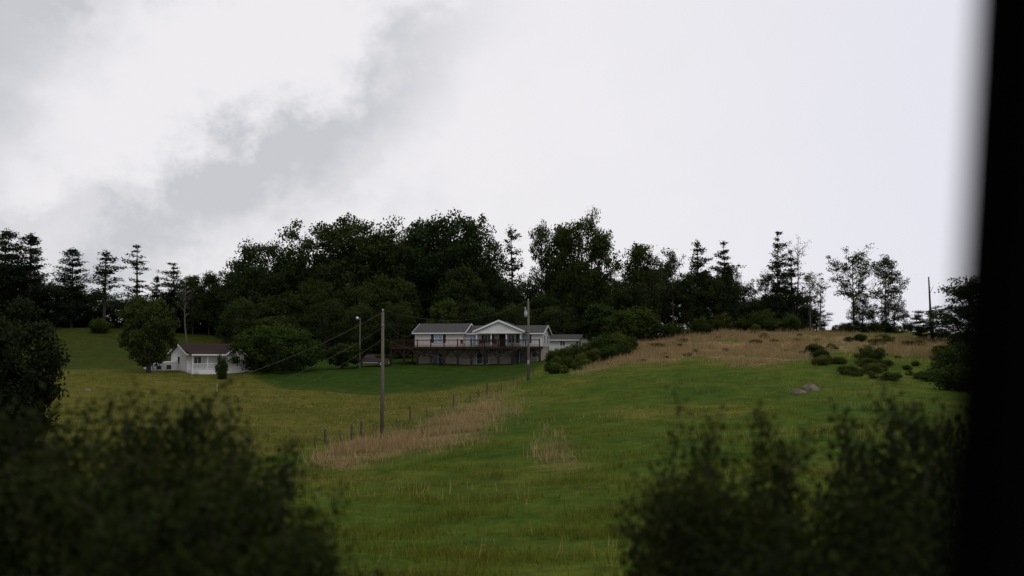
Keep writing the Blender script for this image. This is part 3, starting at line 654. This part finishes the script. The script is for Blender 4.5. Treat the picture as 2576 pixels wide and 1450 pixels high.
# ---------------------------------------------------------------- poles, lamp, wires
b=gpt(906,148); t=P(905,800,148); h=t.z-b.z; Lp=empty('street_lamp',b); tag(Lp,'slim wooden yard lamp pole with white lamp, behind the pickup truck','street lamp')
m=MB(); m.tube([(0,0,-.4),(0,0,h)],[.11,.08],8); m.build('pole',M['pole'],Lp)
m=MB(); m.tube([(0,0,h-.25),(-.25,0,h-.05),(-.42,0,h+.02)],.03,6); m.build('arm',M['metal'],Lp)
m=MB(); m.tube([(-.42,0,h-.25),(-.42,0,h-.15),(-.42,0,h+.02),(-.42,0,h+.18)],[.08,.2,.22,.08],12); m.build('lamp_head',M['lamp'],Lp,smooth=True)
def upole(px,base,top,Y,label,r0=.17,r1=.11,trans=False):
    b=gpt(px,Y); t=P(px,top,Y); h=t.z-b.z; e=empty('utility_pole',b); tag(e,label,'utility pole')
    m=MB(); m.tube([(0,0,-.5),(.02,0,h*.5),(0,0,h)],[r0,(r0+r1)/2,r1],10); m.build('pole',M['pole'],e,smooth=True)
    m=MB(); m.tube([(0,-.02,h),(0,-.02,h+.1),(0,-.02,h+.12),(0,-.02,h+.24)],[.03,.04,.07,.05],8); m.build('insulator',M['metal'],e)
    m=MB(); m.tube([(0,-.13,h-1.1),(0,-.3,h-1.1)],[.05,.05],8); m.build('insulator',M['metal'],e)
    if trans:
        m=MB(); m.tube([(-.3,-.1,h-2.0),(-.3,-.1,h-1.95),(-.3,-.1,h-1.35),(-.3,-.1,h-1.3)],[.16,.2,.2,.14],14); tf=m.build('transformer',M['metal'],e,smooth=True)
        for d in(-.08,.08):
            m=MB(); m.tube([(-.3+d,-.1,h-1.32),(-.3+d,-.1,h-1.12)],[.035,.02],6); m.build('bushing',M['lamp'],tf)
        m=MB(); m.tube([(0,-.02,h-.75),(-.38,-.1,h-.85)],.03,5); m.build('crossarm',M['pole'],e)
        m=MB(); m.tube([(-.38,-.1,h-1.1),(-.38,-.1,h-.8)],.045,6); m.build('fuse_cutout',M['lamp'],e)
        bx('meter_box',M['metal'],e,-.12,.12,-.36,-.18,h*.1+1.0,h*.1+1.5)
    return e,b,h
p1,b1,h1=upole(963,1092,785,83,'tall bare wooden utility pole in the fence line, nearest to the viewer')
p2,b2,h2=upole(1329,958,757,122,'wooden utility pole with transformer in front of the long house',.18,.12,True)
def wire(a,b,sag,label,name='power_line',r=.009,mat='wire'):
    a=Vector(a);b=Vector(b); pts=[a.lerp(b,i/24)-Vector((0,0,4*sag*(i/24)*(1-i/24))) for i in range(25)]
    m=MB(); m.tube([p-a for p in pts],r,5); o=m.build(name,M[mat]); o.location=a; tag(o,label,'cable'); return o
A=b1+Vector((0,0,h1)); B=b2+Vector((0,0,h2))
wire(B+Vector((0,0,.1)),A+Vector((0,0,.15)),1.6,'top cable sagging between the two utility poles')
wire(B-Vector((0.05,.1,5.2)),A-Vector((0,.1,2.2)),1.9,'lower cable between the two utility poles, crossing the deck',r=.011)
wire(A,P(120,1085,40),.8,'uppermost cable running down left from the near utility pole',r=.010)
wire(A-Vector((0,.1,1.3)),P(120,1150,40),.9,'middle cable running down left from the near utility pole',r=.009)
wire(A-Vector((0,.1,2.3)),P(150,1210,42),.8,'lowest cable running down left from the near utility pole',r=.009)
wire(A-Vector((0,0,.3)),on(H1,-9.9,-.9,5.0),1.2,'service cable from the near pole to the long house',r=.011)
# fence
fe=empty('wire_fence',gpt(1300,118)); tag(fe,'old wire fence on rough wooden posts running down to the near pole','fence')
FP=[(1342,950,128,.9),(1312,960,122,1.1),(1290,965,118,1.0),(1262,975,113,.9),(1226,985,108,1.4),(1205,992,105,1.0),(1183,1000,102,1.0),(1141,1015,97,1.6),(1112,1025,94,.9),(1075,1035,91,1.0),(1034,1050,88,1.5),(1000,1062,86,.9),(940,1085,82,1.0),(911,1092,80,1.4),(887,1098,78,1.3),(860,1103,77,.9),(822,1112,75,1.2),(795,1120,73,1.0)]
tops=[]
for px,py,Y,h in FP:
    b=gpt(px,Y)-fe.location; m=MB(); l=random.uniform(-.1,.1); rr=.045 if h<1.2 else .085
    m.tube([b+Vector((0,0,-.3)),b+Vector((l*.5,0,h*.55)),b+Vector((l,0,h*.95))],[rr*1.1,rr,rr*.85],7); m.build('post',M['post'],fe); tops.append(b)
for z in (.35,.7):
    m=MB(); m.tube([b+Vector((0,-.08,z)) for b in tops],.010,4); m.build('wire_strand',M['wire'],fe)
def rock(px,Y,w,h,d,seed,label):
    r=np.random.default_rng(seed); import bmesh
    bm=bmesh.new(); bmesh.ops.create_icosphere(bm,subdivisions=4,radius=1)
    ks=r.normal(size=(14,3)); ks/=np.linalg.norm(ks,axis=1)[:,None]; dd=r.uniform(.62,.95,14)
    for v in bm.verts:
        p=np.array(v.co)
        for k,q in zip(ks,dd):
            s=p@k
            if s>q: p=p-k*(s-q)*.85
        p=p+.03*np.sin(p*9+seed)
        v.co=Vector((p[0]*w/2,p[1]*d/2,p[2]*h))
    me=bpy.data.meshes.new('boulder'); bm.to_mesh(me); bm.free(); me.materials.append(M['rock'])
    o=link('boulder',me); o.location=gpt(px,Y)+Vector((0,0,-.05)); tag(o,label,'rock'); return o
rock(2004,88,1.6,.45,1.2,1,'lower left grey boulder of the pair in the right pasture')
rock(2034,89,1.6,.7,1.3,5,'higher right grey boulder of the pair in the right pasture')
rock(225,112,.9,.35,.8,8,'small pale rock in the meadow at the far left')
# ---------------------------------------------------------------- vehicle pillar
PY=.5
v=empty('window_pillar',(0.25,PY,-.1)); tag(v,'black vehicle window pillar along the right edge of the view','window pillar')
def pil(off,wd,y0,y1,nm,mat):
    m=MB(); t=P(2560,0,PY); bt=P(2468,1450,PY); d=(t-bt); a=bt-d*1.2; c=t+d*1.0; vs=[]
    N=12
    for i in range(N+1):
        q=a.lerp(c,i/N); q=q+Vector((.004*math.sin(i/N*3.1),0,0))-v.location
        for (xx,yy) in ((off,y0),(off+wd,y0),(off+wd,y1),(off,y1)): vs.append((q.x+xx,yy+q.y,q.z))
    fs=[]
    for i in range(N):
        for k in range(4): fs.append((i*4+k,i*4+(k+1)%4,i*4+4+(k+1)%4,i*4+4+k))
    fs+=[(0,1,2,3),(N*4+3,N*4+2,N*4+1,N*4)]
    m.add(vs,fs); return m.build(nm,M[mat],v,bevel=.003)
pil(-.004,.16,-.01,.05,'pillar','black'); pil(-.008,.0038,.005,.035,'rubber_seal','black')
rd=bx('road',M['asphalt'],None,-300,300,-7,1.3,-2.2,-1.72); rd['kind']='structure'
bk=bx('verge',simple('verge_grass',(.05,.07,.015),.95,.3),None,-1500,1500,-1200,1.9,-2.6,-1.76); bk['kind']='structure'
# ---------------------------------------------------------------- world
w=bpy.data.worlds.new('World'); bpy.context.scene.world=w; w.use_nodes=True; nt=w.node_tree; bg=nt.nodes['Background']
def mth(op,a,b=None,c=None,clamp=False):
    n=nt.nodes.new('ShaderNodeMath'); n.operation=op; n.use_clamp=clamp
    for i,vv_ in enumerate((a,b,c)):
        if vv_ is None: continue
        if isinstance(vv_,bpy.types.NodeSocket): nt.links.new(vv_,n.inputs[i])
        else: n.inputs[i].default_value=vv_
    return n.outputs[0]
def mr(x,a,b,c,d):
    n=nt.nodes.new('ShaderNodeMapRange'); n.interpolation_type='SMOOTHSTEP'
    nt.links.new(x,n.inputs[0])
    for i,q in enumerate((a,b,c,d)): n.inputs[i+1].default_value=q
    return n.outputs[0]
tc=nt.nodes.new('ShaderNodeTexCoord'); sx=nt.nodes.new('ShaderNodeSeparateXYZ'); nt.links.new(tc.outputs['Generated'],sx.inputs[0])
X,Y_,Z=sx.outputs
yc=mth('MAXIMUM',Y_,.08); U=mth('DIVIDE',X,yc); V=mth('DIVIDE',Z,yc)
def wn(scale,detail,dist=0,rough=.55,st=(1,1,1.2)):
    mp=nt.nodes.new('ShaderNodeMapping'); mp.inputs['Scale'].default_value=st; nt.links.new(tc.outputs['Generated'],mp.inputs[0])
    n=nt.nodes.new('ShaderNodeTexNoise'); n.inputs['Scale'].default_value=scale; n.inputs['Detail'].default_value=detail; n.inputs['Distortion'].default_value=dist; n.inputs['Roughness'].default_value=rough
    nt.links.new(mp.outputs[0],n.inputs['Vector']); return n.outputs['Fac']
n1=wn(3.6,4,0,.5); n2=wn(13,7,0,.62); n3=wn(5.0,7,.1,.58); n4=wn(7.5,6,.1,.55)
d=mth('ADD',mth('SUBTRACT',mth('MULTIPLY',U,.45),mth('MULTIPLY',V,.89)),.330)
d=mth('ADD',d,mth('MULTIPLY',mth('SUBTRACT',n1,.5),.22)); d=mth('ADD',d,mth('MULTIPLY',mth('SUBTRACT',n2,.5),.16))
d=mth('ADD',d,mth('MULTIPLY',mth('SUBTRACT',n4,.5),.24))
band=mth('MULTIPLY',mr(d,-.04,.015,0,1),mr(d,.01,.17,1,0))
band=mth('MULTIPLY',band,mr(U,-.20,.06,1,.0))
band=mth('MULTIPLY',band,mr(n3,.32,.56,.45,1))
corner=mr(mth('ADD',mth('ADD',mth('SUBTRACT',V,U),mth('MULTIPLY',mth('SUBTRACT',n1,.5),.5)),mth('MULTIPLY',mth('SUBTRACT',n2,.5),.18)),.62,.84,0,1)
puff=mth('ADD',n3,mth('MULTIPLY',mth('SUBTRACT',n2,.5),.35))
soft_=mth('MULTIPLY',mr(puff,.46,.60,0,1),mr(U,-.3,.05,.50,.04))
grey=mth('ADD',mth('ADD',mth('MULTIPLY',band,.75),corner),soft_,None,True)
cm=nt.nodes.new('ShaderNodeMix'); cm.data_type='RGBA'; nt.links.new(grey,cm.inputs[0])
cm.inputs[6].default_value=(.875,.855,.88,1); cm.inputs[7].default_value=(.585,.595,.63,1)
rt=nt.nodes.new('ShaderNodeMix'); rt.data_type='RGBA'; nt.links.new(mr(U,.0,.5,0,1),rt.inputs[0]); nt.links.new(cm.outputs[2],rt.inputs[6]); rt.inputs[7].default_value=(.80,.795,.875,1)
dim=mth('MULTIPLY',mr(Y_,-.3,.5,.62,1),mr(Z,.42,.8,1,.68))
dm=nt.nodes.new('ShaderNodeVectorMath'); dm.operation='SCALE'; nt.links.new(rt.outputs[2],dm.inputs[0]); nt.links.new(dim,dm.inputs['Scale'])
sky=nt.nodes.new('ShaderNodeTexSky'); sky.sky_type='NISHITA'; sky.sun_disc=False; sky.sun_elevation=R(50); sky.sun_rotation=R(200)
bg.inputs['Strength'].default_value=.1
sc=nt.nodes.new('ShaderNodeVectorMath'); sc.operation='SCALE'; nt.links.new(dm.outputs[0],sc.inputs[0]); sc.inputs['Scale'].default_value=10
fm=nt.nodes.new('ShaderNodeMix'); fm.data_type='RGBA'; fm.inputs[0].default_value=.97; nt.links.new(sky.outputs[0],fm.inputs[6]); nt.links.new(sc.outputs[0],fm.inputs[7])
nt.links.new(fm.outputs[2],bg.inputs['Color'])
sl=bpy.data.lights.new('sun','SUN'); sl.energy=.75; sl.angle=R(25); sl.color=(1,.97,.93); so=bpy.data.objects.new('sun',sl); C.objects.link(so)
so.rotation_euler=(R(40),0,R(20))
# ---------------------------------------------------------------- camera
cd=bpy.data.cameras.new('camera'); cd.lens=35; cd.sensor_width=36; cd.clip_start=.05; cd.clip_end=6000
co=bpy.data.objects.new('camera',cd); C.objects.link(co); co.location=(0,0,0); co.rotation_euler=(R(90)+PITCH,0,0)
cd.dof.use_dof=True; cd.dof.focus_distance=140; cd.dof.aperture_fstop=1.4
bpy.context.scene.camera=co
sc_=bpy.context.scene; sc_.view_settings.view_transform='Standard'; sc_.view_settings.look='None'; sc_.view_settings.exposure=0
